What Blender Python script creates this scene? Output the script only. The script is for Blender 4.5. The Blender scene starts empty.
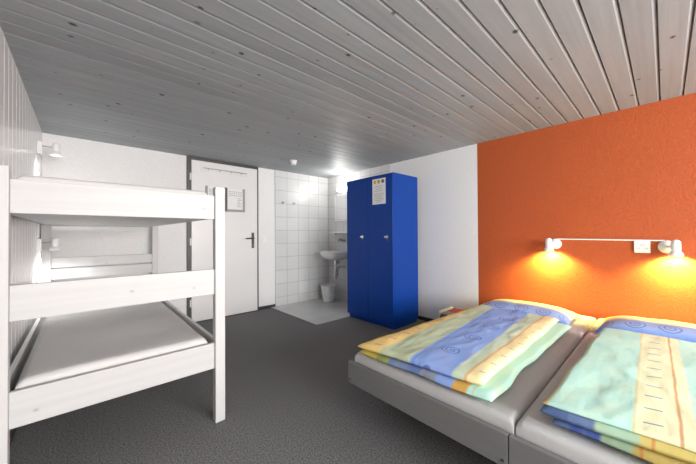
import bpy, bmesh, math, random
from mathutils import Vector, Matrix, noise
random.seed(7)
PI = math.pi
sc = bpy.context.scene
C = sc.collection

# ------------------------------------------------------------------ room size
XL, XR, YB, YF, H = -0.29, 3.2175, 4.0367, -2.70, 2.0976

# ------------------------------------------------------------------ camera
def make_camera():
    yaw, pitch, roll, f = 0.740563, 0.0088285, -0.0055979, 289.96
    F = Vector((math.sin(yaw)*math.cos(pitch), math.cos(yaw)*math.cos(pitch), math.sin(pitch)))
    r = F.cross(Vector((0, 0, 1))).normalized(); u = r.cross(F)
    r2 = r*math.cos(roll)+u*math.sin(roll); u2 = u*math.cos(roll)-r*math.sin(roll)
    cd = bpy.data.cameras.new('camera'); cam = bpy.data.objects.new('camera', cd); C.objects.link(cam)
    M = Matrix((( r2.x, u2.x, -F.x, 0), (r2.y, u2.y, -F.y, 0), (r2.z, u2.z, -F.z, 1.10), (0, 0, 0, 1)))
    cam.matrix_world = M
    cd.sensor_width = 36; cd.lens = 36*f/696; cd.clip_start = 0.02
    sc.camera = cam
make_camera()

# ------------------------------------------------------------------ world, daylight, exposure
w = bpy.data.worlds.new('world'); sc.world = w; w.use_nodes = True
w.node_tree.nodes['Background'].inputs[0].default_value = (0.95, 0.97, 1.0, 1)
w.node_tree.nodes['Background'].inputs[1].default_value = 3.0
def area(name, loc, rot, sx, sy, power, col=(1, 1, 1)):
    l = bpy.data.lights.new(name, 'AREA'); l.shape = 'RECTANGLE'; l.size = sx; l.size_y = sy
    l.energy = power; l.color = col
    o = bpy.data.objects.new(name, l); o.location = loc; o.rotation_euler = rot; C.objects.link(o)
    return o
area('window_daylight', (1.45, YF-0.30, 1.42), (math.radians(70), 0, 0), 3.0, 1.35, 450, (1.0, 0.985, 0.96))
sc.view_settings.view_transform = 'Standard'
sc.view_settings.look = 'None'
sc.view_settings.exposure = 0.0
sc.view_settings.gamma = 1.0
sc.view_settings.use_curve_mapping = False

# ------------------------------------------------------------------ node helper
class NT:
    def __init__(s, name):
        s.m = bpy.data.materials.new(name); s.m.use_nodes = True
        s.t = s.m.node_tree; s.b = s.t.nodes['Principled BSDF']
    def put(s, sock, v):
        if isinstance(v, bpy.types.NodeSocket): s.t.links.new(v, sock)
        elif isinstance(v, (tuple, list)) and len(v) == 3 and sock.type == 'RGBA': sock.default_value = (*v, 1)
        else: sock.default_value = v
    def new(s, ty, **kw):
        n = s.t.nodes.new(ty)
        for k, v in kw.items(): setattr(n, k, v)
        return n
    def m2(s, op, a, b=0.0, c=0.0):
        n = s.new('ShaderNodeMath', operation=op)
        s.put(n.inputs[0], a); s.put(n.inputs[1], b); s.put(n.inputs[2], c)
        return n.outputs[0]
    def obj(s):
        n = s.new('ShaderNodeTexCoord'); return n.outputs['Object']
    def pos(s):
        return s.new('ShaderNodeNewGeometry').outputs['Position']
    def xyz(s, v):
        n = s.new('ShaderNodeSeparateXYZ'); s.put(n.inputs[0], v); return n.outputs
    def comb(s, x, y, z=0.0):
        n = s.new('ShaderNodeCombineXYZ')
        for i, q in enumerate((x, y, z)): s.put(n.inputs[i], q)
        return n.outputs[0]
    def noise(s, v, scale, detail=2.0, rough=0.5):
        n = s.new('ShaderNodeTexNoise'); s.put(n.inputs['Vector'], v); n.inputs['Scale'].default_value = scale
        n.inputs['Detail'].default_value = detail; n.inputs['Roughness'].default_value = rough
        return n.outputs[0]
    def voro(s, v, scale, dims='3D'):
        n = s.new('ShaderNodeTexVoronoi', voronoi_dimensions=dims); s.put(n.inputs['Vector'], v); n.inputs['Scale'].default_value = scale
        return n.outputs['Distance'], n.outputs['Color']
    def ramp(s, f, a, b):            # linear 0..1 between a and b (a may exceed b)
        n = s.new('ShaderNodeMapRange'); n.clamp = True
        s.put(n.inputs[0], f); n.inputs[1].default_value = a; n.inputs[2].default_value = b
        return n.outputs[0]
    def mix(s, f, a, b):
        n = s.new('ShaderNodeMix', data_type='RGBA')
        s.put(n.inputs[0], f); s.put(n.inputs[6], a); s.put(n.inputs[7], b)
        return n.outputs[2]
    def bump(s, h, strength=0.3, dist=0.01):
        n = s.new('ShaderNodeBump'); s.put(n.inputs['Height'], h)
        n.inputs['Strength'].default_value = strength; n.inputs['Distance'].default_value = dist
        s.put(s.b.inputs['Normal'], n.outputs[0])
    def fin(s, col, rough=0.5, metal=0.0, spec=0.5):
        s.put(s.b.inputs['Base Color'], col); s.put(s.b.inputs['Roughness'], rough)
        s.b.inputs['Metallic'].default_value = metal
        s.b.inputs['Specular IOR Level'].default_value = spec
        return s.m

def srgb(r, g, b):
    f = lambda c: (c/255/12.92) if c/255 <= 0.04045 else ((c/255+0.055)/1.055)**2.4
    return (f(r), f(g), f(b))
def g(v): return (v, v, v)

def plain(name, col, rough=0.5, metal=0.0, spec=0.5, nscale=30, var=0.06, bump=0.0):
    n = NT(name); o = n.obj(); f = n.noise(o, nscale)
    c2 = tuple(c*(1-var*2) for c in col)
    if bump: n.bump(n.noise(o, nscale*4), bump, 0.004)
    return n.fin(n.mix(f, c2, tuple(min(1, c*(1+var)) for c in col)), rough, metal, spec)

def emissive(name, col, strength):
    n = NT(name); n.b.inputs['Emission Color'].default_value = (*col, 1); n.b.inputs['Emission Strength'].default_value = strength
    return n.fin(col, 0.4)

def pine(name, base, dark, axis, rough=0.45, knots=5.0, grain=0.5, knot_r=0.09, spec=0.4, plank=None, face=(0, 2)):
    """whitewashed / grey pine: grain along axis (0,1,2), sparse knots; plank=(axis, width) varies each board"""
    n = NT(name); p = n.pos(); X = n.xyz(p)
    s = [44.0, 44.0, 44.0]; s[axis] = 1.3
    co = [n.m2('MULTIPLY', X[i], s[i]) for i in range(3)]
    idx = None
    if plank:
        idx = n.m2('FLOOR', n.m2('DIVIDE', n.m2('SUBTRACT', X[plank[0]], plank[2]), plank[1]))
        co[axis] = n.m2('ADD', co[axis], n.m2('MULTIPLY', idx, 7.31))
    gr = n.noise(n.comb(*co), 1.0, 3.0, 0.6)
    kv = [n.m2('MULTIPLY', X[i], 1.0 if i != axis else 0.75) for i in range(3)]
    d, col = n.voro(n.comb(n.m2('ADD', kv[face[0]], 3.3), n.m2('ADD', kv[face[1]], 1.7)), knots, '2D')
    rr = n.m2('MULTIPLY', n.xyz(col)[0], knot_r)
    k = n.ramp(n.m2('SUBTRACT', d, rr), 0.02, -0.03)
    k = n.m2('MULTIPLY', k, n.ramp(n.xyz(col)[1], 0.25, 0.5))
    c = n.mix(n.m2('MULTIPLY', n.ramp(gr, 0.35, 0.75), grain), base, tuple(b*0.72 for b in base))
    if idx is not None:
        wn = n.new('ShaderNodeTexWhiteNoise', noise_dimensions='1D'); n.put(wn.inputs['W'], idx)
        c = n.mix(n.m2('MULTIPLY', wn.outputs['Value'], 0.36), c, tuple(b*0.55 for b in base))
    c = n.mix(k, c, dark)
    n.bump(gr, 0.12, 0.002)
    return n.fin(c, rough, 0, spec)

# ------------------------------------------------------------------ materials
M = {}
M['ceiling'] = pine('ceiling_pine', (0.385, 0.410, 0.425), g(0.05), 0, 0.5, 5.8, 0.60, 0.075, 0.3, plank=(1, 0.113, YF-0.113), face=(0, 1))
M['bunk'] = pine('whitewashed_pine', g(0.55), g(0.26), 0, 0.5, 4.2, 0.32, 0.05)
M['bunk_v'] = pine('whitewashed_pine_upright', g(0.56), g(0.5), 2, 0.5, 2.0, 0.2, 0.01)
M['bunk_y'] = pine('whitewashed_pine_long', g(0.68), g(0.45), 1, 0.5, 2.0, 0.2, 0.05, face=(1, 2))
M['panel'] = pine('painted_panelling', g(0.76), g(0.45), 2, 0.25, 3.0, 0.25, 0.02, 0.6, face=(1, 2))
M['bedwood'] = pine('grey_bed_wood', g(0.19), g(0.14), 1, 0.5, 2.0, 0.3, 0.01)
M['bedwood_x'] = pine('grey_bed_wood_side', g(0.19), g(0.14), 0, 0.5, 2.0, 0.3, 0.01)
def plaster(name, col, bump, scale, rough=0.75, var=0.05):
    n = NT(name); p = n.pos()
    h = n.noise(p, scale, 3.0, 0.6); l = n.noise(p, 2.3, 2.0)
    n.bump(h, bump, 0.006)
    c = n.mix(n.ramp(h, 0.3, 0.75), tuple(q*(1-var) for q in col), tuple(min(1, q*(1+var)) for q in col))
    return n.fin(n.mix(n.m2('MULTIPLY', l, 0.10), c, tuple(q*0.8 for q in col)), rough, 0, 0.3)
M['white_wall'] = plaster('white_plaster', g(0.78), 0.25, 60)
M['orange_wall'] = plaster('orange_roughcast', (0.41, 0.083, 0.023), 0.55, 75, 0.6, 0.10)
M['white_paint'] = plain('white_paint', g(0.80), 0.4)
M['door'] = plain('door_white_laminate', g(0.74), 0.35, nscale=3, var=0.03)
M['dark_frame'] = plain('dark_grey_door_frame', g(0.055), 0.45)
M['skirting'] = plain('dark_skirting', g(0.035), 0.5)
M['blue'] = plain('blue_lacquer', srgb(3, 58, 142), 0.40, spec=0.25, nscale=2, var=0.04)
M['blue_dark'] = plain('blue_lacquer_seam', srgb(8, 30, 84), 0.5)
M['chrome'] = plain('chrome', g(0.75), 0.15, 1.0)
M['grey_metal'] = plain('grey_metal', g(0.35), 0.35, 0.8)
M['dark_metal'] = plain('dark_metal', g(0.08), 0.35, 0.6)
M['ceramic'] = plain('white_ceramic', g(0.80), 0.12, nscale=2, var=0.02)
M['white_plastic'] = plain('white_plastic', g(0.82), 0.3, nscale=5, var=0.02)
M['bin'] = plain('light_grey_plastic', g(0.75), 0.4)
M['grey_plastic'] = plain('grey_plastic', g(0.30), 0.4)
M['paper'] = plain('paper', g(0.80), 0.8)
M['ink'] = plain('grey_ink', g(0.42), 0.8)
M['red'] = plain('red_cover', srgb(170, 60, 50), 0.5)
M['nightstand_top'] = plain('grey_laminate', g(0.22), 0.35)
def cotton(name, col, rib=0.0):
    n = NT(name); p = n.pos(); h = n.noise(p, 260, 2.0)
    wv = n.noise(p, 6, 2.0)
    X = n.xyz(p)
    hh = n.m2('ADD', n.m2('MULTIPLY', h, 0.3), wv)
    if rib:
        hh = n.m2('ADD', hh, n.m2('MULTIPLY', n.m2('SINE', n.m2('MULTIPLY', X[1], 420.0)), rib))
    n.bump(hh, 0.25, 0.01)
    return n.fin(n.mix(wv, tuple(c*0.93 for c in col), col), 0.9, 0, 0.2)
M['sheet'] = cotton('white_fitted_sheet', g(0.54), 0.04)
M['sheet_bunk'] = cotton('white_bunk_sheet', g(0.64))
def carpet():
    n = NT('dark_grey_carpet'); p = n.pos()
    a = n.noise(p, 120, 3.0, 0.75); b = n.noise(p, 9, 2.0); 
    f = n.ramp(a, 0.36, 0.66)
    c = n.mix(f, g(0.060), g(0.29))
    c = n.mix(n.m2('MULTIPLY', b, 0.3), c, g(0.16))
    n.bump(a, 0.35, 0.006)
    return n.fin(c, 0.95, 0, 0.1)
M['carpet'] = carpet()
def tiles(name, a0, a1, ax=(0, 2), size=0.206, off=(0.0, 0.0), col=0.66, grout=0.40, rough=0.32, gw=0.014):
    n = NT(name); X = n.xyz(n.pos()); fs = []; ids = []
    for k in (0, 1):
        q = n.m2('DIVIDE', n.m2('SUBTRACT', X[ax[k]], off[k]), size)
        ids.append(n.m2('FLOOR', q))
        fr = n.m2('FRACT', q)
        e = n.m2('ABSOLUTE', n.m2('SUBTRACT', fr, 0.5))
        fs.append(e)
    e = n.m2('MAXIMUM', fs[0], fs[1])
    gr = n.ramp(e, 0.5-gw*1.6, 0.5-gw*0.7)
    wn = n.new('ShaderNodeTexWhiteNoise', noise_dimensions='2D'); n.put(wn.inputs['Vector'], n.comb(ids[0], ids[1]))
    base = n.mix(wn.outputs['Value'], g(col), g(col*0.92))
    cl = n.noise(n.pos(), 18, 3.0)
    base = n.mix(n.m2('MULTIPLY', cl, 0.25), base, g(col*0.75))
    n.bump(n.m2('SUBTRACT', 1.0, gr), 0.5, 0.002)
    return n.fin(n.mix(gr, base, g(grout)), n.m2('ADD', rough, n.m2('MULTIPLY', gr, 0.5)), 0, 0.5)
M['tile_back'] = tiles('wall_tiles_back', 0, 0, (0, 2), 0.2064, (2.172, 0.140))
M['tile_right'] = tiles('wall_tiles_right', 0, 0, (1, 2), 0.2064, (YB-0.012, 0.140))
M['tile_floor'] = tiles('floor_tiles', 0, 0, (0, 1), 0.200, (2.09, 2.86), 0.56, 0.26, 0.25, 0.020)

# textile pattern: stripes run along +X, boundaries are world y values (given by functions of x)
def textile(name, edge, stripes, dashes=(), spirals=None, lines=(), cross=None, fade=None):
    """edge: first colour (largest y). stripes: [(y_at_x0, slope, colour)] : colour used for y below that value"""
    n = NT(name); p = n.pos()
    wob = n.noise(p, 5.0, 3.0, 0.6)
    X = n.xyz(p); x, y = X[0], X[1]
    yw = n.m2('ADD', y, n.m2('MULTIPLY', n.m2('SUBTRACT', wob, 0.5), 0.012))
    fine = n.noise(p, 42.0, 4.0, 0.7)
    mott = n.ramp(n.noise(n.comb(n.m2('MULTIPLY', x, 7.0), n.m2('MULTIPLY', y, 16.0), 3.0), 1.0, 3.0, 0.6), 0.40, 0.72)
    def tone(c):
        c, c2 = c
        a = n.mix(n.m2('MULTIPLY', mott, 0.55), c, c2)
        return n.mix(n.m2('MULTIPLY', n.ramp(fine, 0.45, 0.75), 0.22), a, tuple(q*0.75+0.02 for q in c))
    cur = tone(edge)
    for y0, sl, c in stripes:
        b = n.m2('ADD', y0, n.m2('MULTIPLY', n.m2('SUBTRACT', x, 1.2), sl))
        f = n.ramp(n.m2('SUBTRACT', b, yw), -0.004, 0.006)
        cur = n.mix(f, cur, tone(c))
    for y0, sl, wd, c, a in lines:
        b = n.m2('ADD', y0, n.m2('MULTIPLY', n.m2('SUBTRACT', x, 1.2), sl))
        f = n.ramp(n.m2('ABSOLUTE', n.m2('SUBTRACT', b, yw)), wd, wd*0.3)
        cur = n.mix(n.m2('MULTIPLY', f, a), cur, c)
    for y0, sl, half, per, x0, c in dashes:      # short bars laid across the stripe
        b = n.m2('ADD', y0, n.m2('MULTIPLY', n.m2('SUBTRACT', x, 1.2), sl))
        fy = n.ramp(n.m2('ABSOLUTE', n.m2('SUBTRACT', b, y)), half, half*0.85)
        fx = n.m2('ABSOLUTE', n.m2('SUBTRACT', n.m2('FRACT', n.m2('DIVIDE', n.m2('SUBTRACT', n.m2('ADD', x, n.m2('MULTIPLY', y, 0.25)), x0), per)), 0.5))
        f = n.ramp(fx, 0.045, 0.02)
        cur = n.mix(n.m2('MULTIPLY', n.m2('MULTIPLY', fx if False else f, fy), 0.9), cur, c)
    if spirals:
        for (cx, cy, per, R, along, c) in spirals:      # a row of spirals along x or y
            if along == 'x':
                u = n.m2('MULTIPLY', n.m2('SUBTRACT', n.m2('FRACT', n.m2('DIVIDE', n.m2('SUBTRACT', x, cx-per/2), per)), 0.5), per); v = n.m2('SUBTRACT', y, cy)
            else:
                u = n.m2('SUBTRACT', x, cx); v = n.m2('MULTIPLY', n.m2('SUBTRACT', n.m2('FRACT', n.m2('DIVIDE', n.m2('SUBTRACT', y, cy-per/2), per)), 0.5), per)
            r = n.m2('SQRT', n.m2('ADD', n.m2('MULTIPLY', u, u), n.m2('MULTIPLY', v, v)))
            th = n.m2('DIVIDE', n.m2('ARCTAN2', v, u), 2*PI)
            s = n.m2('FRACT', n.m2('ADD', n.m2('DIVIDE', r, R/2.4), th))
            f = n.ramp(n.m2('ABSOLUTE', n.m2('SUBTRACT', s, 0.5)), 0.20, 0.10)
            f = n.m2('MULTIPLY', f, n.ramp(r, R, R*0.93))
            cur = n.mix(n.m2('MULTIPLY', f, 0.8), cur, c)
    if cross:                                            # bands across the bed (x values) : list (x, colour)
        for x0, c in cross:
            f = n.ramp(n.m2('SUBTRACT', n.m2('ADD', x, n.m2('MULTIPLY', n.m2('SUBTRACT', wob, 0.5), 0.03)), x0), -0.004, 0.004)
            cur = n.mix(f, cur, tone(c))
        if spirals:
            pass
    weave = n.noise(n.comb(n.m2('MULTIPLY', x, 8.0), n.m2('MULTIPLY', y, 26.0), 0.0), 1.0, 4.0, 0.6)
    n.bump(n.m2('ADD', weave, n.m2('MULTIPLY', fine, 0.15)), 0.22, 0.010)
    return n.fin(cur, 0.85, 0, 0.2)

cream = (srgb(238, 222, 170), srgb(226, 205, 150))
yellow = (srgb(232, 200, 128), srgb(214, 184, 122))
sage = (srgb(186, 200, 172), srgb(176, 166, 122))
palegreen = (srgb(190, 208, 186), srgb(206, 206, 170))
blue = (srgb(134, 166, 224), srgb(158, 162, 208))
mint = (srgb(176, 222, 206), srgb(206, 216, 172))
paleblue = (srgb(178, 220, 208), srgb(200, 220, 192))
ochre = (srgb(205, 160, 82), srgb(190, 150, 90))
INKB = srgb(92, 118, 176); INKD = srgb(70, 96, 160)
M['duvet_a'] = textile('duvet_cover_striped_blue', yellow,
    [(1.045, 0.03, sage), (0.870, 0.085, blue), (0.655, 0.045, palegreen), (0.595, 0.015, cream)],
    dashes=[(1.09, 0.02, 0.022, 0.135, 1.4275, INKB), (0.55, 0.0, 0.020, 0.125, 1.27, INKB)],
    lines=[(0.597, 0.015, 0.010, srgb(214, 168, 110), 0.8), (0.850, 0.085, 0.008, INKD, 0.35)],
    spirals=[(1.45, 0.775, 0.27, 0.055, 'x', INKD)])
M['duvet_a_low'] = textile('duvet_cover_underside_mint', (srgb(196, 176, 84), srgb(170, 168, 90)),
    [(1.06, 0, (srgb(152, 158, 92), srgb(128, 142, 100))), (0.98, 0, (srgb(104, 124, 172), srgb(140, 146, 140))), (0.80, 0, (srgb(150, 156, 160), srgb(100, 116, 160))), (0.72, 0, blue), (0.64, 0, ochre), (0.575, 0, mint)],
    lines=[(0.55, 0, 0.006, srgb(206, 190, 130), 0.6)])
M['duvet_b'] = textile('duvet_cover_pale_mint', (srgb(218, 186, 116), srgb(214, 200, 150)),
    [(0.295, -0.012, paleblue), (0.072, 0.022, (srgb(226, 226, 188), srgb(222, 220, 180))), (-0.062, 0.018, paleblue)],
    dashes=[(0.030, 0.015, 0.024, 0.110, 1.285, INKB)],
    lines=[(-0.030, 0.018, 0.006, srgb(196, 140, 92), 0.8), (0.072, 0.022, 0.005, srgb(220, 196, 130), 0.6)])
M['duvet_b_low'] = textile('duvet_cover_folded_side', (srgb(84, 104, 146), srgb(110, 130, 168)),
    [(0.232, 0, (srgb(40, 64, 140), srgb(120, 140, 190))), (0.150, 0, (srgb(150, 176, 150), srgb(160, 160, 110))), (0.075, 0, (srgb(188, 168, 96), srgb(170, 150, 96))), (-0.05, 0, (srgb(140, 170, 160), srgb(150, 150, 100)))],
    lines=[(0.055, 0, 0.006, srgb(190, 120, 60), 0.8)])
M['duvet_b_mid'] = textile('duvet_cover_middle_layer', (srgb(78, 98, 140), srgb(104, 126, 160)),
    [(0.235, 0, (srgb(96, 116, 160), srgb(116, 134, 160))), (0.165, 0, (srgb(168, 200, 176), srgb(176, 186, 140))), (0.060, 0, (srgb(206, 190, 116), srgb(196, 176, 100))), (-0.12, 0, (srgb(150, 186, 180), srgb(160, 170, 130)))],
    lines=[(0.030, 0, 0.006, srgb(200, 130, 70), 0.8)])
def pillow_mat(name, cx, cy):
    n = NT(name); p = n.pos(); X = n.xyz(p)
    fine = n.noise(p, 30.0, 3.0, 0.6)
    a = n.mix(n.ramp(n.m2('ADD', X[0], n.m2('MULTIPLY', fine, 0.03)), cx-0.085, cx-0.045), srgb(104, 140, 208), srgb(150, 172, 218))
    a = n.mix(n.ramp(X[0], cx+0.055, cx+0.085), a, srgb(240, 224, 176))
    a = n.mix(n.ramp(X[0], cx-0.20, cx-0.23), a, srgb(240, 224, 176))
    per, R = 0.155, 0.058
    u = n.m2('SUBTRACT', X[0], cx-0.02)
    v = n.m2('MULTIPLY', n.m2('SUBTRACT', n.m2('FRACT', n.m2('DIVIDE', n.m2('SUBTRACT', X[1], cy-per/2), per)), 0.5), per)
    r = n.m2('SQRT', n.m2('ADD', n.m2('MULTIPLY', u, u), n.m2('MULTIPLY', v, v)))
    s = n.m2('FRACT', n.m2('ADD', n.m2('DIVIDE', r, R/2.4), n.m2('DIVIDE', n.m2('ARCTAN2', v, u), 2*PI)))
    f = n.m2('MULTIPLY', n.ramp(n.m2('ABSOLUTE', n.m2('SUBTRACT', s, 0.5)), 0.20, 0.10), n.ramp(r, R, R*0.93))
    a = n.mix(n.m2('MULTIPLY', f, 0.75), a, srgb(72, 100, 168))
    n.bump(n.noise(p, 12.0, 3.0), 0.3, 0.015)
    return n.fin(a, 0.85, 0, 0.2)
M['pillow_a'] = pillow_mat('pillowcase_blue_band_left', 2.72, 0.965)
M['pillow_b'] = pillow_mat('pillowcase_blue_band_right', 2.72, 0.135)
def pane_mat():
    n = NT('window_glass'); t = n.t
    tr = n.new('ShaderNodeBsdfTransparent'); gl = n.new('ShaderNodeBsdfGlossy'); gl.inputs['Roughness'].default_value = 0.02
    mx = n.new('ShaderNodeMixShader'); mx.inputs[0].default_value = 0.06
    t.links.new(tr.outputs[0], mx.inputs[1]); t.links.new(gl.outputs[0], mx.inputs[2])
    t.links.new(mx.outputs[0], t.nodes['Material Output'].inputs[0])
    return n.m
M['pane'] = pane_mat()
n_ = NT('mirror_silver'); M['mirror'] = n_.fin(n_.mix(n_.noise(n_.obj(), 2), g(0.86), g(0.84)), 0.02, 1.0)
M['bulb_warm'] = emissive('warm_bulb', (1.0, 0.80, 0.45), 30)
M['bulb_white'] = emissive('white_bulb', (1.0, 0.98, 0.94), 9)
M['opal'] = emissive('opal_glass_lit', (1.0, 0.97, 0.90), 4.5)

# ------------------------------------------------------------------ mesh helpers
class MB:
    """collects shapes, in world coordinates, into one mesh"""
    def __init__(s): s.b = bmesh.new()
    def box(s, x0, x1, y0, y1, z0, z1, bev=0.0, seg=2, mi=0):
        vs = [s.b.verts.new(v) for v in ((x0,y0,z0),(x1,y0,z0),(x1,y1,z0),(x0,y1,z0),(x0,y0,z1),(x1,y0,z1),(x1,y1,z1),(x0,y1,z1))]
        fs = [s.b.faces.new([vs[i] for i in q]) for q in ((3,2,1,0),(4,5,6,7),(0,1,5,4),(1,2,6,5),(2,3,7,6),(3,0,4,7))]
        for f in fs: f.material_index = mi
        if bev:
            es = list({e for f in fs for e in f.edges})
            bmesh.ops.bevel(s.b, geom=es, offset=bev, segments=seg, profile=0.5, affect='EDGES')
        return s
    def lathe(s, prof, origin, axis=(0, 0, 1), seg=24, cap=True):
        """prof: [(radius, height)] around axis from origin"""
        A = Vector(axis).normalized(); q = A.to_track_quat('Z', 'Y'); O = Vector(origin)
        rings = []
        for r, h in prof:
            if r < 1e-6: rings.append([s.b.verts.new(O+q @ Vector((0, 0, h)))])
            else: rings.append([s.b.verts.new(O+q @ Vector((r*math.cos(2*PI*k/seg), r*math.sin(2*PI*k/seg), h))) for k in range(seg)])
        for a, b in zip(rings, rings[1:]):
            for k in range(seg):
                k2 = (k+1) % seg
                if len(a) == 1 and len(b) == 1: continue
                if len(a) == 1: s.b.faces.new((a[0], b[k], b[k2]))
                elif len(b) == 1: s.b.faces.new((a[k], b[0], a[k2]))
                else: s.b.faces.new((a[k], b[k], b[k2], a[k2]))
        if cap:
            for rg in (rings[0], rings[-1]):
                if len(rg) > 2: s.b.faces.new(rg)
        return s
    def cyl(s, a, b, r, seg=16, r2=None):
        a = Vector(a); b = Vector(b); L = (b-a).length
        return s.lathe([(r, 0), (r if r2 is None else r2, L)], a, b-a, seg)
    def tube(s, pts, r, seg=10):
        pts = [Vector(p) for p in pts]; rings = []
        for i, p in enumerate(pts):
            t = (pts[min(i+1, len(pts)-1)]-pts[max(i-1, 0)]).normalized()
            up = Vector((0.31, 0.2, 0.93)) if abs(t.z) < 0.9 else Vector((0.9, 0.3, 0.1))
            a = t.cross(up).normalized(); b = t.cross(a)
            rings.append([s.b.verts.new(p+(a*math.cos(2*PI*k/seg)+b*math.sin(2*PI*k/seg))*r) for k in range(seg)])
        for A, B in zip(rings, rings[1:]):
            for k in range(seg): s.b.faces.new((A[k], A[(k+1) % seg], B[(k+1) % seg], B[k]))
        s.b.faces.new(rings[0]); s.b.faces.new(rings[-1])
        return s
    def loops(s, rings, cap0=True, cap1=True):
        R = [[s.b.verts.new(p) for p in rg] for rg in rings]; n = len(R[0])
        for A, B in zip(R, R[1:]):
            for k in range(n): s.b.faces.new((A[k], A[(k+1) % n], B[(k+1) % n], B[k]))
        if cap0: s.b.faces.new(R[0])
        if cap1: s.b.faces.new(R[-1])
        return s
    def poly(s, pts, mi=0):
        f = s.b.faces.new([s.b.verts.new(p) for p in pts]); f.material_index = mi; return s

def origin_of(parent): return Vector(parent['_o']) if parent is not None else Vector((0, 0, 0))
def obj(name, mb, mat, parent=None, origin=None, smooth=False):
    if parent is not None: o0 = origin_of(parent)
    elif origin is not None: o0 = Vector(origin)
    else: o0 = Vector((0, 0, 0))
    bmesh.ops.recalc_face_normals(mb.b, faces=mb.b.faces)
    bmesh.ops.translate(mb.b, verts=mb.b.verts, vec=-o0)
    me = bpy.data.meshes.new(name); mb.b.to_mesh(me); mb.b.free()
    mats = mat if isinstance(mat, (list, tuple)) else [mat]
    for m in mats: me.materials.append(m)
    o = bpy.data.objects.new(name, me); C.objects.link(o)
    if parent is not None: o.parent = parent
    else: o.location = o0
    o['_o'] = tuple(o0)
    if smooth:
        for p in me.polygons: p.use_smooth = True
        try: me.set_sharp_from_angle(angle=math.radians(smooth if smooth > 1 else 40))
        except Exception: pass
    return o
def tag(o, label=None, cat=None, group=None, kind=None):
    if label: o['label'] = label
    if cat: o['category'] = cat
    if group: o['group'] = group
    if kind: o['kind'] = kind
    return o
def thing(name, loc, label, cat, group=None):
    o = bpy.data.objects.new(name, None); C.objects.link(o); o.location = loc; o['_o'] = tuple(loc)
    o.empty_display_size = 0.05
    return tag(o, label, cat, group)
def struct(name, mb, mat, label=None, cat=None, parent=None, smooth=False):
    o = obj(name, mb, mat, parent, smooth=smooth)
    if parent is None: tag(o, label, cat, kind='structure')
    return o

# ================================================================== SETTING
struct('floor', MB().box(XL-.1, XR+.1, YF-.1, YB+.1, -0.1, 0.0), M['carpet'], 'dark grey speckled carpet floor of the dormitory room', 'floor')
struct('floor_tile', MB().box(2.09, XR-.010, 2.86, YB-.010, 0.0, 0.010, 0.002), M['tile_floor'], 'pale grey square tiles on the floor under the washbasin', 'floor')

# ceiling : boards along X with a chamfered groove between them
m = MB(); P = 0.113; pts = []; y = YF-0.05
y = YF-P
while y < YB+P:
    pts += [(y, H+.030), (y+.006, H+.030), (y+.0062, H+.0055), (y+.018, H), (y+P-.0005, H)]
    y += P
pts.append((y, H)); ring0 = [(XL-.06, yy, zz) for yy, zz in pts]+[(XL-.06, y, H+.1), (XL-.06, pts[0][0], H+.1)]
ring1 = [(XR+.06, a[1], a[2]) for a in ring0]
m.loops([ring0, ring1])
struct('ceiling', m, M['ceiling'], 'grey knotty pine board ceiling running across the room', 'ceiling')

# left wall : upright boards with narrow grooves
m = MB(); P2 = 0.119; pts = []; y = YF-.1
y = 2.201-P2*42
while y < YB+.05:
    pts += [(XL-.007, y), (XL-.007, y+.004), (XL, y+.009), (XL, y+P2-.0005)]
    y += P2
ring0 = [(a, min(b, YB+.1), -.05) for a, b in pts]+[(XL-.1, min(y, YB+.1), -.05), (XL-.1, pts[0][1], -.05)]
ring1 = [(a[0], a[1], H+.05) for a in ring0]
m.loops([ring0, ring1])
struct('wall_left', m, M['panel'], 'light grey panelled wall with upright boards behind the bunk bed', 'wall')
struct('wall_back', MB().box(XL-.1, XR+.1, YB, YB+.1, -.05, H+.05), M['white_wall'], 'white wall with the door at the far end', 'wall')
m = MB().box(XR, XR+.1, 1.395, YB, -.05, H+.05).box(XR-.0, XR+.1, YF-.1, 1.395, -.05, H+.05, mi=1)
struct('wall_right', m, [M['white_wall'], M['orange_wall']], 'right wall, white behind the wardrobe and orange above the double beds', 'wall')
# wall behind the camera with its window opening
WX0, WX1, WZ0, WZ1 = 0.10, 2.80, 0.75, 1.98
m = MB().box(XL-.1, WX0, YF-.1, YF, -.05, H+.05).box(WX1, XR+.1, YF-.1, YF, -.05, H+.05).box(WX0, WX1, YF-.1, YF, -.05, WZ0).box(WX0, WX1, YF-.1, YF, WZ1, H+.05)
struct('wall_front', m, M['white_wall'], 'white wall with the window behind the viewer', 'wall')
fr = MB()
for a, b in ((WX0, WX0+.05), (WX1-.05, WX1), ((WX0+WX1)/2-.03, (WX0+WX1)/2+.03)): fr.box(a, b, YF-.09, YF-.03, WZ0, WZ1)
fr.box(WX0, WX1, YF-.09, YF-.03, WZ0, WZ0+.05).box(WX0, WX1, YF-.09, YF-.03, WZ1-.05, WZ1)
win = struct('window_1', fr, M['white_paint'], 'white framed window behind the viewer', 'window')
struct('window_pane', MB().box(WX0+.05, (WX0+WX1)/2-.03, YF-.062, YF-.058, WZ0+.05, WZ1-.05), M['pane'], parent=win)
struct('window_pane', MB().box((WX0+WX1)/2+.03, WX1-.05, YF-.062, YF-.058, WZ0+.05, WZ1-.05), M['pane'], parent=win)
struct('window_sill', MB().box(WX0-.03, WX1+.03, YF-.03, YF+.06, WZ0-.03, WZ0, .004), M['white_paint'], parent=win)

# tiled corner
struct('wall_tile', MB().box(2.172, XR, YB-.010, YB, 0, H+.003, .001), M['tile_back'], 'pale grey square wall tiles on the far wall beside the door', 'wall')
struct('wall_tile', MB().box(XR-.010, XR, 2.62, YB-.010, 0, H+.003, .001), M['tile_right'], 'pale grey square wall tiles behind the washbasin', 'wall')

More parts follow.
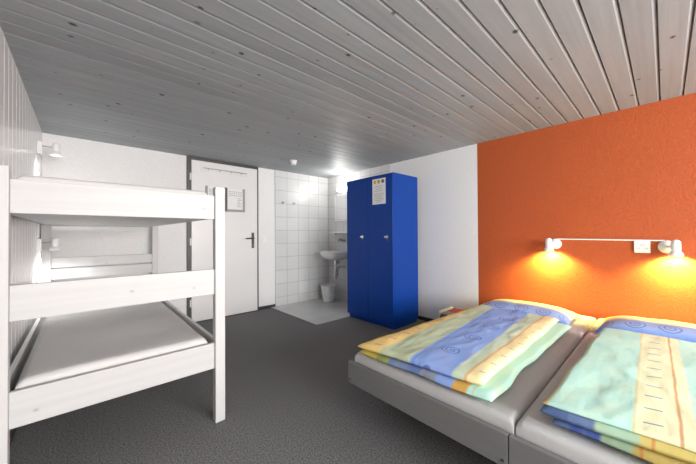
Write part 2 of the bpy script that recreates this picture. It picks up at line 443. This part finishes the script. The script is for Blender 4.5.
# baseboards
struct('baseboard_back', MB().box(1.895, 2.172, YB-.012, YB, 0, .045, .002).box(XL, .955, YB-.012, YB, 0, .045, .002), M['skirting'], 'low dark baseboard along the far wall', 'baseboard')
struct('baseboard_right', MB().box(XR-.012, XR, 1.75, 2.62, 0, .045, .002), M['skirting'], 'low dark baseboard along the right wall', 'baseboard')
struct('baseboard_left', MB().box(XL, XL+.012, YF, YB-.013, 0, .045, .002), M['skirting'], 'low dark baseboard along the panelled wall', 'baseboard')

# door
door = thing('door_1', (1.425, YB, 0), 'white door with black handle in a thin dark frame', 'door'); door['kind'] = 'structure'
dx0, dx1, dz = 0.956, 1.893, 2.085
obj('door_frame', MB().box(dx0, 1.0, YB-.030, YB, 0, H-.001, .002).box(1.872, dx1, YB-.030, YB, 0, H-.001, .002).box(1.0, 1.872, YB-.030, YB, 2.055, H-.001, .002), M['dark_frame'], door)
leaf = obj('door_leaf', MB().box(1.003, 1.869, YB-.040, YB-.004, .014, 2.053, .003), M['door'], door)
obj('threshold', MB().box(1.0, 1.872, YB-.036, YB, 0, .012), M['dark_frame'], door)
fy = YB-.040
obj('handle_plate', MB().box(1.780, 1.818, fy-.009, fy, .915, 1.135, .006, 3), M['dark_metal'], door)
hd = obj('door_handle', MB().cyl((1.799, fy-.009, 1.055), (1.799, fy-.050, 1.055), .010).tube([(1.799, fy-.050, 1.055), (1.76, fy-.054, 1.055), (1.685, fy-.052, 1.053)], .009), M['dark_metal'], door, smooth=True)
obj('key_cylinder', MB().cyl((1.799, fy-.009, .955), (1.799, fy-.016, .955), .011), M['chrome'], door)
for z in (1.84, 1.02, .25):
    obj('hinge', MB().cyl((.992, YB-.036, z-.045), (.992, YB-.036, z+.045), .009), M['white_plastic'], door)

# ================================================================== BLUE WARDROBE
wx, wy0, wy1, wz = 2.615, 2.100, 2.885, 1.815
wd = thing('wardrobe', (2.85, 2.49, 0), 'tall bright blue two-door metal locker by the white wall', 'wardrobe')
m = MB().box(wx+.020, 3.110, wy0, wy1, .055, wz, .003)
obj('body', m, M['blue'], wd)
obj('plinth', MB().box(wx+.035, 3.09, wy0+.015, wy1-.012, 0, .056), M['blue'], wd)
ym = 2.494
for k, (a, b) in enumerate(((wy0+.003, ym-.002), (ym+.002, wy1-.003))):
    d = obj('door', MB().box(wx, wx+.020, a, b, .058, wz-.004, .004), M['blue'], wd)
    hy = 2.585 if k else 2.185
    obj('handle', MB().cyl((wx, hy, 1.07), (wx-.008, hy, 1.07), .018).box(wx-.020, wx-.008, hy-.030, hy+.030, 1.062, 1.078, .003), M['chrome'], d, smooth=True)
    obj('lock', MB().cyl((wx, hy-.0, 1.035), (wx-.008, hy-.0, 1.035), .012), M['dark_metal'], d)
nt = thing('notice', (wx, 2.31, 1.61), 'white printed notice with three coloured dots taped on the blue locker', 'notice')
obj('sheet', MB().box(wx-.0022, wx-.0002, 2.205, 2.412, 1.462, 1.768), M['paper'], nt)
for yy, c in ((2.370, srgb(236, 160, 40)), (2.308, srgb(150, 170, 110)), (2.245, srgb(120, 84, 70))):
    obj('printed_dot', MB().cyl((wx-.0022, yy, 1.730), (wx-.0032, yy, 1.730), .022, 20), plain('dot_ink', c, .8), nt)
m = MB()
for i in range(10):
    z = 1.680-i*.020-(0.012 if i > 3 else 0); wdt = (.06, .075, .05, .07, .08, .078, .06, .074, .07, .04)[i]
    m.box(wx-.0030, wx-.0022, 2.306-wdt, 2.306+wdt, z-.0028, z+.0028)
obj('printed_text', m, M['ink'], nt)

# ================================================================== BUNK BED
F0 = 1.784
bk = thing('bunk_bed', (.175, 2.85, 0), 'whitewashed pine bunk bed standing against the panelled wall', 'bunk bed')
px = ((-.285, -.221), (.575, .630)); py = ((F0, F0+.050), (3.885, 3.935))
for a in px:
    for b in py: obj('post', MB().box(a[0], a[1], b[0], b[1], 0, 1.386, .003), M['bunk_v'], bk)
ry0, ry1 = F0+.016, F0+.040
for z0, z1, nm in ((1.195, 1.336, 'end_board'), (.752, .900, 'guard_board'), (.316, .465, 'end_board')):
    obj(nm, MB().box(px[0][1], px[1][0], ry0, ry1, z0, z1, .003), M['bunk'], bk)
for z0, z1 in ((1.195, 1.336), (.800, .895), (.690, .790), (.316, .465)):
    obj('head_board', MB().box(px[0][1], px[1][0], 3.90, 3.925, z0, z1, .003), M['bunk'], bk)
for z0, z1 in ((1.205, 1.336), (.326, .465)):
    obj('side_rail', MB().box(-.262, -.240, py[0][1], py[1][0], z0, z1, .003), M['bunk_y'], bk)
    obj('side_rail', MB().box(.590, .612, py[0][1], py[1][0], z0, z1, .003), M['bunk_y'], bk)
obj('base_panel', MB().box(-.240, .590, F0+.041, 3.899, 1.206, 1.226, .001), M['bunk_y'], bk)
obj('base_panel', MB().box(-.240, .590, F0+.041, 3.899, .345, .365, .001), M['bunk_y'], bk)

def pillowy(m, x0, x1, y0, y1, z0, z1, r=.04, bulge=.0, n=28, amp=.0, seed=0, flare=1.0):
    """soft slab with rounded rim: closed mesh of rings of a grid"""
    nx = max(8, int((x1-x0)/.05)); ny = max(8, int((y1-y0)/.05)); nx = min(nx, 60); ny = min(ny, 60)
    def coords(a, b, k):
        cs = [a, a+r*.12, a+r*.35, a+r*.7, a+r]; cs += [a+r+(b-a-2*r)*i/k for i in range(1, k)]; cs += [b-r, b-r*.7, b-r*.35, b-r*.12, b]; return cs
    xs = coords(x0, x1, nx); ys = coords(y0, y1, ny)
    def prof(t):      # t distance from the rim
        t = min(t/r, 1.0); return math.sqrt(max(0, 1-(1-t)**2))
    h = (z1-z0); mid = z0+h*.5
    top, bot = {}, {}
    for i, x in enumerate(xs):
        for j, y in enumerate(ys):
            dx = min(x-x0, x1-x); dy = min(y-y0, y1-y)
            q = min(prof(dx), prof(dy)) if r else 1
            q = prof(dx)*prof(dy)
            u = (x-x0)/(x1-x0); v = (y-y0)/(y1-y0)
            w = amp*noise.noise(Vector((x*3+seed, y*3, seed)))
            zt = z1-r*(1-q)+bulge*math.sin(PI*u)*math.sin(PI*v)+w*q
            top[i, j] = m.b.verts.new((x, y, zt)); edge = i in (0, len(xs)-1) or j in (0, len(ys)-1)
            bot[i, j] = m.b.verts.new((x, y, z0+min(r, h*.3)*(1-q)*.6))
    I, J = len(xs)-1, len(ys)-1
    for i in range(I):
        for j in range(J):
            m.b.faces.new((top[i, j], top[i+1, j], top[i+1, j+1], top[i, j+1])); m.b.faces.new((bot[i, j], bot[i, j+1], bot[i+1, j+1], bot[i+1, j]))
    for i in range(I):
        m.b.faces.new((top[i, 0], bot[i, 0], bot[i+1, 0], top[i+1, 0])); m.b.faces.new((top[i, J], top[i+1, J], bot[i+1, J], bot[i, J]))
    for j in range(J):
        m.b.faces.new((top[0, j], top[0, j+1], bot[0, j+1], bot[0, j])); m.b.faces.new((top[I, j], bot[I, j], bot[I, j+1], top[I, j+1]))
    return m
o = obj('mattress', pillowy(MB(), -.212, .552, F0+.058, 3.86, .366, .490, .035, .012, amp=.008), M['sheet_bunk'], origin=(.17, 2.85, .366), smooth=60)
tag(o, 'white sheeted mattress in the lower berth of the bunk bed', 'mattress', 'mattresses of the bunk bed')
o = obj('mattress', pillowy(MB(), -.212, .552, F0+.058, 3.86, 1.227, 1.366, .03, .0), M['sheet_bunk'], origin=(.17, 2.85, 1.227), smooth=60)
tag(o, 'white sheeted mattress in the upper berth of the bunk bed', 'mattress', 'mattresses of the bunk bed')

# ================================================================== READING LAMPS AT THE BUNK
def spot_head(m, top, L, r1, r2, axis=(0, 0, -1)):
    return m.lathe([(0, 0), (r1*.45, .002), (r1*.8, .008), (r1*.97, .018), (r1, .030), (r1, L*.62), (r1*.96, L*.70), (r2*.86, L*.80), (r2, L*.90), (r2*.97, L), (r2-.005, L), (r1*.85, L*.72), (0, L*.68)], top, axis, 28, False)
def add_spot(parent, loc, power, col, angle, aim=(0, 0, -1), blend=0.6, r=.02):
    l = bpy.data.lights.new('bulb_light', 'SPOT'); l.energy = power; l.color = col; l.spot_size = math.radians(angle); l.spot_blend = blend; l.shadow_soft_size = r
    o = bpy.data.objects.new('bulb_light', l); C.objects.link(o); o.parent = parent; o.location = Vector(loc)-origin_of(parent)
    o.rotation_euler = Vector(aim).to_track_quat('-Z', 'Y').to_euler(); return o
for (yy, zz, lab) in ((3.62, 1.880, 'small white reading lamp on the panelled wall above the upper berth'),
                      (3.60, 1.045, 'small white reading lamp on the panelled wall above the lower berth')):
    t = thing('reading_lamp', (XL, yy, zz), lab, 'lamp', 'reading lamps at the bunk bed')
    obj('wall_bracket', MB().box(XL, XL+.030, yy-.030, yy+.030, zz-.075, zz+.035, .004), M['white_plastic'], t)
    hx = XL+.115
    obj('arm', MB().cyl((XL+.030, yy, zz), (hx, yy, zz), .005), M['grey_metal'], t)
    obj('lamp_shade', spot_head(MB(), (hx, yy, zz+.045), .115, .026, .042), M['white_plastic'], t, smooth=True)
    obj('bulb', MB().lathe([(0, .012), (.028, .0), (.034, -.012), (.020, -.016), (0, -.018)], (hx, yy, zz-.052), (0, 0, 1), 20, False), M['bulb_white'], t, smooth=True)
    add_spot(t, (hx, yy, zz-.078), 13 if zz > 1.5 else 22, (1, .98, .95), 155, blend=.8, r=.03)
o = obj('cable_conduit', MB().box(XL, XL+.016, 3.612, 3.632, 1.081, 1.804, .002), M['grey_metal'], origin=(XL, 3.62, 1.44))
tag(o, 'thin grey cable conduit joining the two reading lamps on the panelled wall', 'cable conduit')
o = obj('wall_strip', MB().box(XL, XL+.022, 3.585, 3.640, .50, .969, .003), M['white_plastic'], origin=(XL, 3.61, .5))  # plain white upright strip on the boards, wider than the conduit above
tag(o, 'white upright strip on the panelled wall below the lower reading lamp', 'cable duct')

# ================================================================== DOOR FITTINGS
t = thing('coat_rack', (1.425, fy, 1.95), 'slim white coat rack with pegs on the top of the door', 'coat rack')
obj('back_plate', MB().box(1.115, 1.735, fy-.006, fy, 1.925, 2.015, .002), M['door'], t)
obj('rail', MB().box(1.14, 1.71, fy-.016, fy-.006, 1.962, 1.972, .002), M['grey_metal'], t)
for x in (1.195, 1.34, 1.485, 1.63): obj('peg', MB().tube([(x, fy-.012, 1.962), (x, fy-.024, 1.945), (x, fy-.034, 1.950)], .004, 8), M['grey_metal'], t)
for x0, lab in ((1.162, 'grey document holder on the door, half hidden behind the bunk post'), (1.413, 'grey document holder with a printed sheet on the door, beside the post')):
    t = thing('document_holder', (x0+.13, fy, 1.58), lab, 'document holder', 'document holders on the door')
    m = MB().box(x0, x0+.030, fy-.012, fy, 1.42, 1.742, .002).box(x0+.240, x0+.270, fy-.012, fy, 1.42, 1.742, .002).box(x0+.030, x0+.240, fy-.012, fy, 1.42, 1.452, .002)
    obj('frame', m, M['grey_plastic'], t)
    obj('sheet', MB().box(x0+.030, x0+.240, fy-.004, fy-.001, 1.452, 1.735), M['paper'], t)
    m = MB()
    for r in range(3):
        for c in range(6):
            m.box(x0+.050+c*.031, x0+.050+c*.031+.021, fy-.0048, fy-.004, 1.690-r*.026, 1.700-r*.026)
    obj('printed_table', m, M['ink'], t); m = MB()
    for r in range(6): m.box(x0+.165, x0+.165+(.05, .06, .035, .055, .04, .06)[r], fy-.0048, fy-.004, 1.600-r*.022, 1.608-r*.022)
    obj('printed_text', m, M['ink'], t)

t = thing('light_switch', (1.995, YB, 1.03), 'flat white light switch between the door and the tiles', 'light switch')
obj('plate', MB().box(1.965, 2.030, YB-.009, YB, .995, 1.095, .004), M['white_plastic'], t)
obj('rocker', MB().box(1.978, 2.017, YB-.014, YB-.009, 1.02, 1.07, .003), M['white_plastic'], t)
for x, lab in ((2.296, 'small robe hook on the wall tiles, the one nearer the door'), (2.494, 'small robe hook on the wall tiles, the one nearer the corner')):
    t = thing('robe_hook', (x, YB-.010, 1.605), lab, 'hook', 'robe hooks on the tiles')
    obj('wall_plate', MB().cyl((x, YB-.010, 1.605), (x, YB-.016, 1.605), .017), M['grey_metal'], t)
    obj('prong', MB().tube([(x, YB-.016, 1.605), (x, YB-.040, 1.590), (x, YB-.055, 1.600), (x, YB-.058, 1.618)], .005), M['grey_metal'], t, smooth=True)

# smoke detector
t = thing('smoke_detector', (2.085, 3.36, H), 'round white smoke detector on the board ceiling', 'smoke detector')
obj('base', MB().lathe([(.050, 0), (.050, .016), (.046, .020)], (2.085, 3.36, H+.001), (0, 0, -1), 28), M['white_plastic'], t, smooth=True)
obj('sensor_cap', MB().lathe([(.040, .0), (.040, .024), (.030, .038), (0, .042)], (2.085, 3.36, H-.018), (0, 0, -1), 28, True), M['white_plastic'], t, smooth=True)

# ================================================================== WASHBASIN CORNER
TX = XR-.010
by, bz = 3.60, .825
def basin_ring(hx, hy, z, seg=40, sh=0.0):
    out = []
    for k in range(seg):
        a = 2*PI*k/seg; c, s = math.cos(a), math.sin(a)
        ex = abs(c)**(2/2.8)*math.copysign(1, c); ey = abs(s)**(2/2.8)*math.copysign(1, s)
        out.append((min(TX-sh, TX-.205+ex*hx), by+ey*hy, z))
    return out
t = thing('washbasin', (TX, by, bz), 'white ceramic washbasin on the tiled wall beside the blue locker', 'washbasin')
m = MB().loops([basin_ring(.10, .10, bz-.125), basin_ring(.155, .17, bz-.105), basin_ring(.200, .235, bz-.050), basin_ring(.212, .258, bz-.012), basin_ring(.212, .258, bz), basin_ring(.190, .238, bz, sh=.05), basin_ring(.172, .220, bz-.010, sh=.06), basin_ring(.150, .19, bz-.06, sh=.08), basin_ring(.08, .10, bz-.095, sh=.1)])
obj('bowl', m, M['ceramic'], t, smooth=50)
m = MB().cyl((TX, by, bz+.175), (TX-.035, by, bz+.175), .022).cyl((TX-.035, by-.055, bz+.175), (TX-.035, by+.055, bz+.175), .016).tube([(TX-.035, by, bz+.18), (TX-.07, by, bz+.205), (TX-.11, by, bz+.20), (TX-.135, by, bz+.165)], .010)
obj('faucet', m, M['grey_metal'], t, smooth=True)
m = MB().cyl((TX-.19, by, bz-.124), (TX-.19, by, bz-.20), .026).cyl((TX-.19, by, bz-.20), (TX-.19, by, bz-.42), .019)
m.tube([(TX-.15, by, bz-.40), (TX-.15, by, bz-.28), (TX-.12, by, bz-.255), (TX-.0, by, bz-.255)], .018)
m.cyl((TX-.19, by, bz-.42), (TX-.19, by, bz-.44), .024).box(TX-.20, TX-.14, by-.012, by+.012, bz-.42, bz-.39)
obj('drain_trap', m, M['chrome'], t, smooth=True)
obj('stop_valve', MB().cyl((TX, by+.13, bz-.20), (TX-.05, by+.13, bz-.20), .008).lathe([(.018, 0), (.018, .02)], (TX-.05, by+.13, bz-.20), (-1, 0, 0), 16).tube([(TX-.035, by+.13, bz-.20), (TX-.035, by+.09, bz-.12), (TX-.06, by+.03, bz-.08)], .005), M['grey_metal'], t, smooth=True)
t = thing('mirror', (TX, by, 1.54), 'plain rectangular wall mirror above the washbasin', 'mirror')
obj('glass', MB().box(TX-.006, TX-.001, by-.24, by+.232, 1.325, 1.775, .001), M['mirror'], t)
for y_ in (by-.15, by+.15): 
    for z_ in (1.325, 1.775): obj('clip', MB().box(TX-.010, TX, y_-.012, y_+.012, z_-.008, z_+.008, .001), M['chrome'], t)
t = thing('mirror_lamp', (TX, by, 1.84), 'glowing oblong white lamp on the tiles above the mirror', 'lamp')
obj('wall_base', MB().box(TX-.030, TX, by-.33, by+.07, 1.815, 1.865, .004), M['white_plastic'], t)
m = MB(); rr = []
for i in range(15):
    a = -PI/2+PI*i/14; rr.append((max(.001, .048*math.cos(a)**.6 if math.cos(a) > 1e-4 else .001), .235*math.sin(a)))
m.lathe(rr, (TX-.062, by-.13, 1.845), (0, 1, 0), 24)
obj('opal_shade', m, M['opal'], t, smooth=True)
l = bpy.data.lights.new('tube_light', 'POINT'); l.energy = 8; l.color = (1, .97, .92); l.shadow_soft_size = .09
lo = bpy.data.objects.new('tube_light', l); C.objects.link(lo); lo.parent = t; lo.location = (-.20, -.10, .03)
t = thing('toiletry_shelf', (TX, by, 1.13), 'narrow white shelf on the tiles between mirror and washbasin', 'shelf')
obj('shelf_board', MB().box(TX-.130, TX, by-.28, by+.262, 1.122, 1.138, .005), M['ceramic'], t)
for y_ in (by-.2, by+.2): obj('bracket', MB().box(TX-.05, TX, y_-.008, y_+.008, 1.095, 1.123, .002), M['chrome'], t)
t = thing('wastebasket', (2.985, 3.745, .010), 'round light grey ribbed wastebasket on the tiles under the washbasin', 'wastebasket')
R0, R1, HB = .092, .126, .262; prof = [(0, 0), (R0, 0)]
for i in range(9):
    z = .02+i*.025; r = R0+(R1-R0)*z/HB; prof += [(r, z), (r+.004, z+.006), (r+.004, z+.014), (r, z+.020)]
prof += [(R1, HB-.014), (R1+.008, HB-.010), (R1+.008, HB), (R1-.003, HB), (R0-.004, .006), (0, .006)]
obj('basket', MB().lathe(prof, (2.985, 3.745, .0105), (0, 0, 1), 36, False), M['bin'], t, smooth=35)

# ================================================================== NIGHTSTAND BESIDE THE BED
t = thing('nightstand', (3.05, 1.51, 0), 'low white bedside table with a grey top between the bed and the locker', 'nightstand')
obj('side_panel', MB().box(2.90, XR-.013, 1.685, 1.705, 0, .252, .002), M['white_paint'], t)
obj('side_panel', MB().box(2.90, XR-.013, 1.330, 1.350, 0, .252, .002), M['white_paint'], t)
obj('top', MB().box(2.905, XR-.013, 1.350, 1.685, .214, .230, .001), M['nightstand_top'], t)
obj('shelf', MB().box(2.905, XR-.013, 1.350, 1.685, .085, .100, .001), M['nightstand_top'], t)
obj('back_panel', MB().box(XR-.025, XR-.013, 1.350, 1.685, .100, .214), M['white_paint'], t)
t = thing('booklet', (3.12, 1.50, .2305), 'dull red booklet lying on the bedside table', 'booklet')
obj('cover', MB().box(2.99, 3.17, 1.44, 1.655, .2305, .243, .001), M['red'], t)
obj('pages', MB().box(2.987, 3.168, 1.443, 1.652, .2325, .241), M['paper'], t)

# ================================================================== TWIN BEDS
BX0, BX1, BZ0, BZ1 = 1.165, 3.17, .225, .350
def bed(ya, yb, lab):
    t = thing('bed', ((BX0+BX1)/2, (ya+yb)/2, 0), lab, 'bed', 'low beds side by side')
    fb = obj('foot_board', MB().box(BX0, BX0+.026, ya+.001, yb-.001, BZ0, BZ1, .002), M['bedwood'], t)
    for yy in (ya+.020, yb-.018): obj('screw', MB().cyl((BX0, yy, .248), (BX0-.002, yy, .248), .006), M['dark_metal'], fb)
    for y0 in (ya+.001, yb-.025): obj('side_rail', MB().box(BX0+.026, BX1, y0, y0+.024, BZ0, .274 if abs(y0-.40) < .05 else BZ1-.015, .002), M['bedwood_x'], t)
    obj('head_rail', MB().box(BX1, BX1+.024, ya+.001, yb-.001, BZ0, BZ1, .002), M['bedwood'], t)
    m = MB()
    for i in range(14):
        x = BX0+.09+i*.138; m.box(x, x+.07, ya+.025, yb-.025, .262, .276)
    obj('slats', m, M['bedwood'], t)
    for x in (BX0+.30, BX1-.30):
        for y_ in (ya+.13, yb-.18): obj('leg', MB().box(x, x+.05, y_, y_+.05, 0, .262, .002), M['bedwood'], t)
bed(.402, 1.281, 'low grey wooden bed nearer the blue locker')
bed(-.480, .400, 'low grey wooden bed farther from the blue locker')
o = obj('mattress', pillowy(MB(), BX0+.030, 3.155, .391, 1.253, .277, .402, .026, .004, amp=.006, seed=2), M['sheet'], origin=(2.1, .82, .277), smooth=60)
tag(o, 'white sheeted mattress on the bed nearer the blue locker', 'mattress', 'mattresses of the low beds')
o = obj('mattress', pillowy(MB(), BX0+.030, 3.155, -.452, .385, .277, .402, .026, .004, amp=.006, seed=5), M['sheet'], origin=(2.1, -.04, .277), smooth=60)
tag(o, 'white sheeted mattress on the bed farther from the blue locker', 'mattress', 'mattresses of the low beds')

def slab(Q, zf, thick, rim, nx, ny, seed, wamp, zb=None, under=0.004, edge_w=0.012, sag=None):
    """quilted slab; Q four plan corners (head/foot): Q[0]=foot left, Q[1]=foot right, Q[2]=head right, Q[3]=head left.
       zf(u,v): height of its underside; thick(u,v): its thickness"""
    m = MB(); top, bot = {}, {}
    us = [0, .006, .018, .035, .06]+[.06+(.88)*i/nx for i in range(1, nx)]+[.94, .965, .982, .994, 1]
    vs = [0, .01, .03, .06, .10]+[.10+(.80)*j/ny for j in range(1, ny)]+[.90, .94, .97, .99, 1]
    q = [Vector((a, b, 0)) for a, b in Q]
    for i, u in enumerate(us):
        for j, v in enumerate(vs):
            p = (q[0]*(1-v)+q[1]*v)*(1-u)+(q[3]*(1-v)+q[2]*v)*u
            Lx = (q[3]-q[0]).length; Ly = (q[1]-q[0]).length
            du = min(u, 1-u)*Lx; dv = min(v, 1-v)*Ly
            f = lambda t: math.sqrt(max(0, 1-(1-min(t/rim, 1))**2))
            k = f(du)*f(dv)
            wob = edge_w*noise.noise(Vector((p.x*4+seed, p.y*4, .7)))
            wob2 = edge_w*noise.noise(Vector((p.x*4, p.y*4+seed, 5.7)))
            w = wamp*(noise.noise(Vector((p.x*3.5+seed, p.y*7, 0)))+.9*(.35-abs(noise.noise(Vector((p.x*5+p.y*3, p.y*11-p.x*3+seed, 2)))))+.5*(.3-abs(noise.noise(Vector((p.x*9-p.y*4+seed, p.y*19+p.x*6, 9))))))
            z0 = zf(u, v); T = thick(u, v)
            x, y = p.x+wob*(1 if min(u, 1-u) < .3 else .3), p.y+wob2
            top[i, j] = m.b.verts.new((x, y, z0+T*.45+T*.55*k+w*(.25+.75*k)))
            bot[i, j] = m.b.verts.new((x, y, z0+T*.40*(1-k)))
    I, J = len(us)-1, len(vs)-1
    for i in range(I):
        for j in range(J):
            m.b.faces.new((top[i, j], top[i+1, j], top[i+1, j+1], top[i, j+1])); m.b.faces.new((bot[i, j], bot[i, j+1], bot[i+1, j+1], bot[i+1, j]))
    for i in range(I):
        m.b.faces.new((top[i, 0], bot[i, 0], bot[i+1, 0], top[i+1, 0])); m.b.faces.new((top[i, J], top[i+1, J], bot[i+1, J], bot[i, J]))
    for j in range(J):
        m.b.faces.new((top[0, j], top[0, j+1], bot[0, j+1], bot[0, j])); m.b.faces.new((top[I, j], bot[I, j], bot[I, j+1], top[I, j+1]))
    return m
MZ = .412
MZ0 = MZ
t = thing('duvet', (1.9, .85, MZ), 'folded duvet with yellow, sage and blue stripes on the bed nearer the locker', 'duvet', 'folded duvets on the low beds')
obj('lower_fold', slab([(1.165, 1.185), (1.195, .478), (2.58, .470), (2.56, 1.105)], lambda u, v: MZ+.004, lambda u, v: .030, .03, 44, 30, 3, .004, edge_w=.02), M['duvet_a_low'], t, smooth=60)
obj('upper_fold', slab([(1.158, 1.190), (1.250, .525), (2.585, .530), (2.60, 1.110)], lambda u, v: MZ+.034, lambda u, v: .036, .035, 70, 50, 11, .0065, edge_w=.010), M['duvet_a'], t, smooth=60)
t = thing('duvet', (1.95, -.08, MZ), 'folded pale mint duvet with a cream dashed stripe on the bed farther from the locker', 'duvet', 'folded duvets on the low beds')
obj('lower_fold', slab([(1.238, .285), (1.222, -.43), (2.56, -.43), (2.56, .262)], lambda u, v: MZ+.003, lambda u, v: .026, .03, 44, 30, 21, .003, edge_w=.012), M['duvet_b_low'], t, smooth=60)
obj('middle_fold', slab([(1.222, .312), (1.298, -.43), (2.50, -.43), (2.50, .285)], lambda u, v: MZ+.028, lambda u, v: .042, .035, 44, 30, 27, .003, edge_w=.012), M['duvet_b_mid'], t, smooth=60)
obj('upper_fold', slab([(1.234, .306), (1.312, -.43), (2.52, -.44), (2.50, .280)], lambda u, v: MZ+.064, lambda u, v: .018, .016, 70, 50, 33, .005, edge_w=.010), M['duvet_b'], t, smooth=60)

def pillow(x0, x1, y0, y1, z0, h, seed, nose=.02):
    m = MB(); n = 34; top, bot = {}, {}
    for i in range(n+1):
        for j in range(n+1):
            u = i/n*2-1; v = j/n*2-1
            k = max(0, (1-abs(u)**3.2)*(1-abs(v)**3.2))**.55
            pin = 1-.045*(1-abs(u))*abs(v)**4; pin2 = 1-.05*(1-abs(v))*abs(u)**4
            x = (x0+x1)/2+(x1-x0)/2*u*pin2; y = (y0+y1)/2+(y1-y0)/2*v*pin
            w = .006*noise.noise(Vector((x*7+seed, y*7, 1)))*k
            top[i, j] = m.b.verts.new((x, y, z0+.014+h*k+w))
            bot[i, j] = m.b.verts.new((x, y, z0+.010*(1-k)))
    for i in range(n):
        for j in range(n):
            m.b.faces.new((top[i, j], top[i+1, j], top[i+1, j+1], top[i, j+1])); m.b.faces.new((bot[i, j], bot[i, j+1], bot[i+1, j+1], bot[i+1, j]))
        m.b.faces.new((top[i, 0], bot[i, 0], bot[i+1, 0], top[i+1, 0])); m.b.faces.new((top[i, n], top[i+1, n], bot[i+1, n], bot[i, n]))
        m.b.faces.new((top[0, i], top[0, i+1], bot[0, i+1], bot[0, i])); m.b.faces.new((top[n, i], bot[n, i], bot[n, i+1], top[n, i+1]))
    return m
o = obj('pillow', pillow(2.625, 3.03, .485, 1.165, MZ, .070, 4), M['pillow_a'], origin=(2.8, .86, MZ), smooth=60)
tag(o, 'pillow with a blue spiral band and cream edge on the bed nearer the locker', 'pillow', 'pillows on the low beds')
o = obj('pillow', pillow(2.600, 3.03, -.43, .335, MZ, .085, 9), M['pillow_b'], origin=(2.8, -.07, MZ), smooth=60)
tag(o, 'pillow with a blue spiral band and cream edge on the bed farther from the locker', 'pillow', 'pillows on the low beds')

# ================================================================== LAMPS ABOVE THE BEDS
for (yy, zz, hy, lab) in ((.685, 1.004, .718, 'white lit spot lamp on the orange wall, the one nearer the white wall'),
                          (-.008, .995, -.050, 'white lit spot lamp on the orange wall, the one next to the socket')):
    t = thing('wall_lamp', (XR, yy, zz), lab, 'lamp', 'spot lamps on the orange wall')
    obj('wall_plate', MB().lathe([(.048, 0), (.048, .012), (.040, .022), (.014, .030)], (XR, yy, zz), (-1, 0, 0), 28), M['white_plastic'], t, smooth=True)
    hx = XR-.082
    obj('arm', MB().tube([(XR-.026, yy, zz), (XR-.055, (yy+hy)/2, zz+.004), (hx, hy, zz+.006)], .009), M['white_plastic'], t, smooth=True)
    obj('lamp_shade', spot_head(MB(), (hx, hy, zz+.055), .118, .026, .039), M['white_plastic'], t, smooth=True)
    obj('bulb', MB().lathe([(0, .010), (.026, .0), (.031, -.010), (.020, -.015), (0, -.017)], (hx, hy, zz-.046), (0, 0, 1), 20, False), M['bulb_warm'], t, smooth=True)
    add_spot(t, (hx, hy, zz-.070), 62, (1.0, .84, .20), 140, (0.50, 0, -1), .5, .025)
o = obj('cable_rod', MB().cyl((XR-.006, .672, 1.0485), (XR-.006, .002, 1.0415), .005, 10), M['white_plastic'], origin=(XR, .33, 1.045), smooth=True)
tag(o, 'thin white rod on the orange wall joining the two spot lamps', 'cable rod')
t = thing('socket_outlet', (XR, .124, .990), 'white triple socket outlet on the orange wall beside a spot lamp', 'socket')
obj('plate', MB().box(XR-.014, XR, .078, .168, .945, 1.038, .005, 3), M['white_plastic'], t)
m = MB()
for cy, cz in ((.146, .982), (.123, 1.008), (.100, .982)):
    for a, b in ((-.008, 0), (.008, 0), (0, -.006)): m.cyl((XR-.0142, cy+a, cz+b), (XR-.0150, cy+a, cz+b), .0025, 8)
obj('pin_holes', m, M['dark_metal'], t)

for o in bpy.data.objects:
    if '_o' in o: del o['_o']
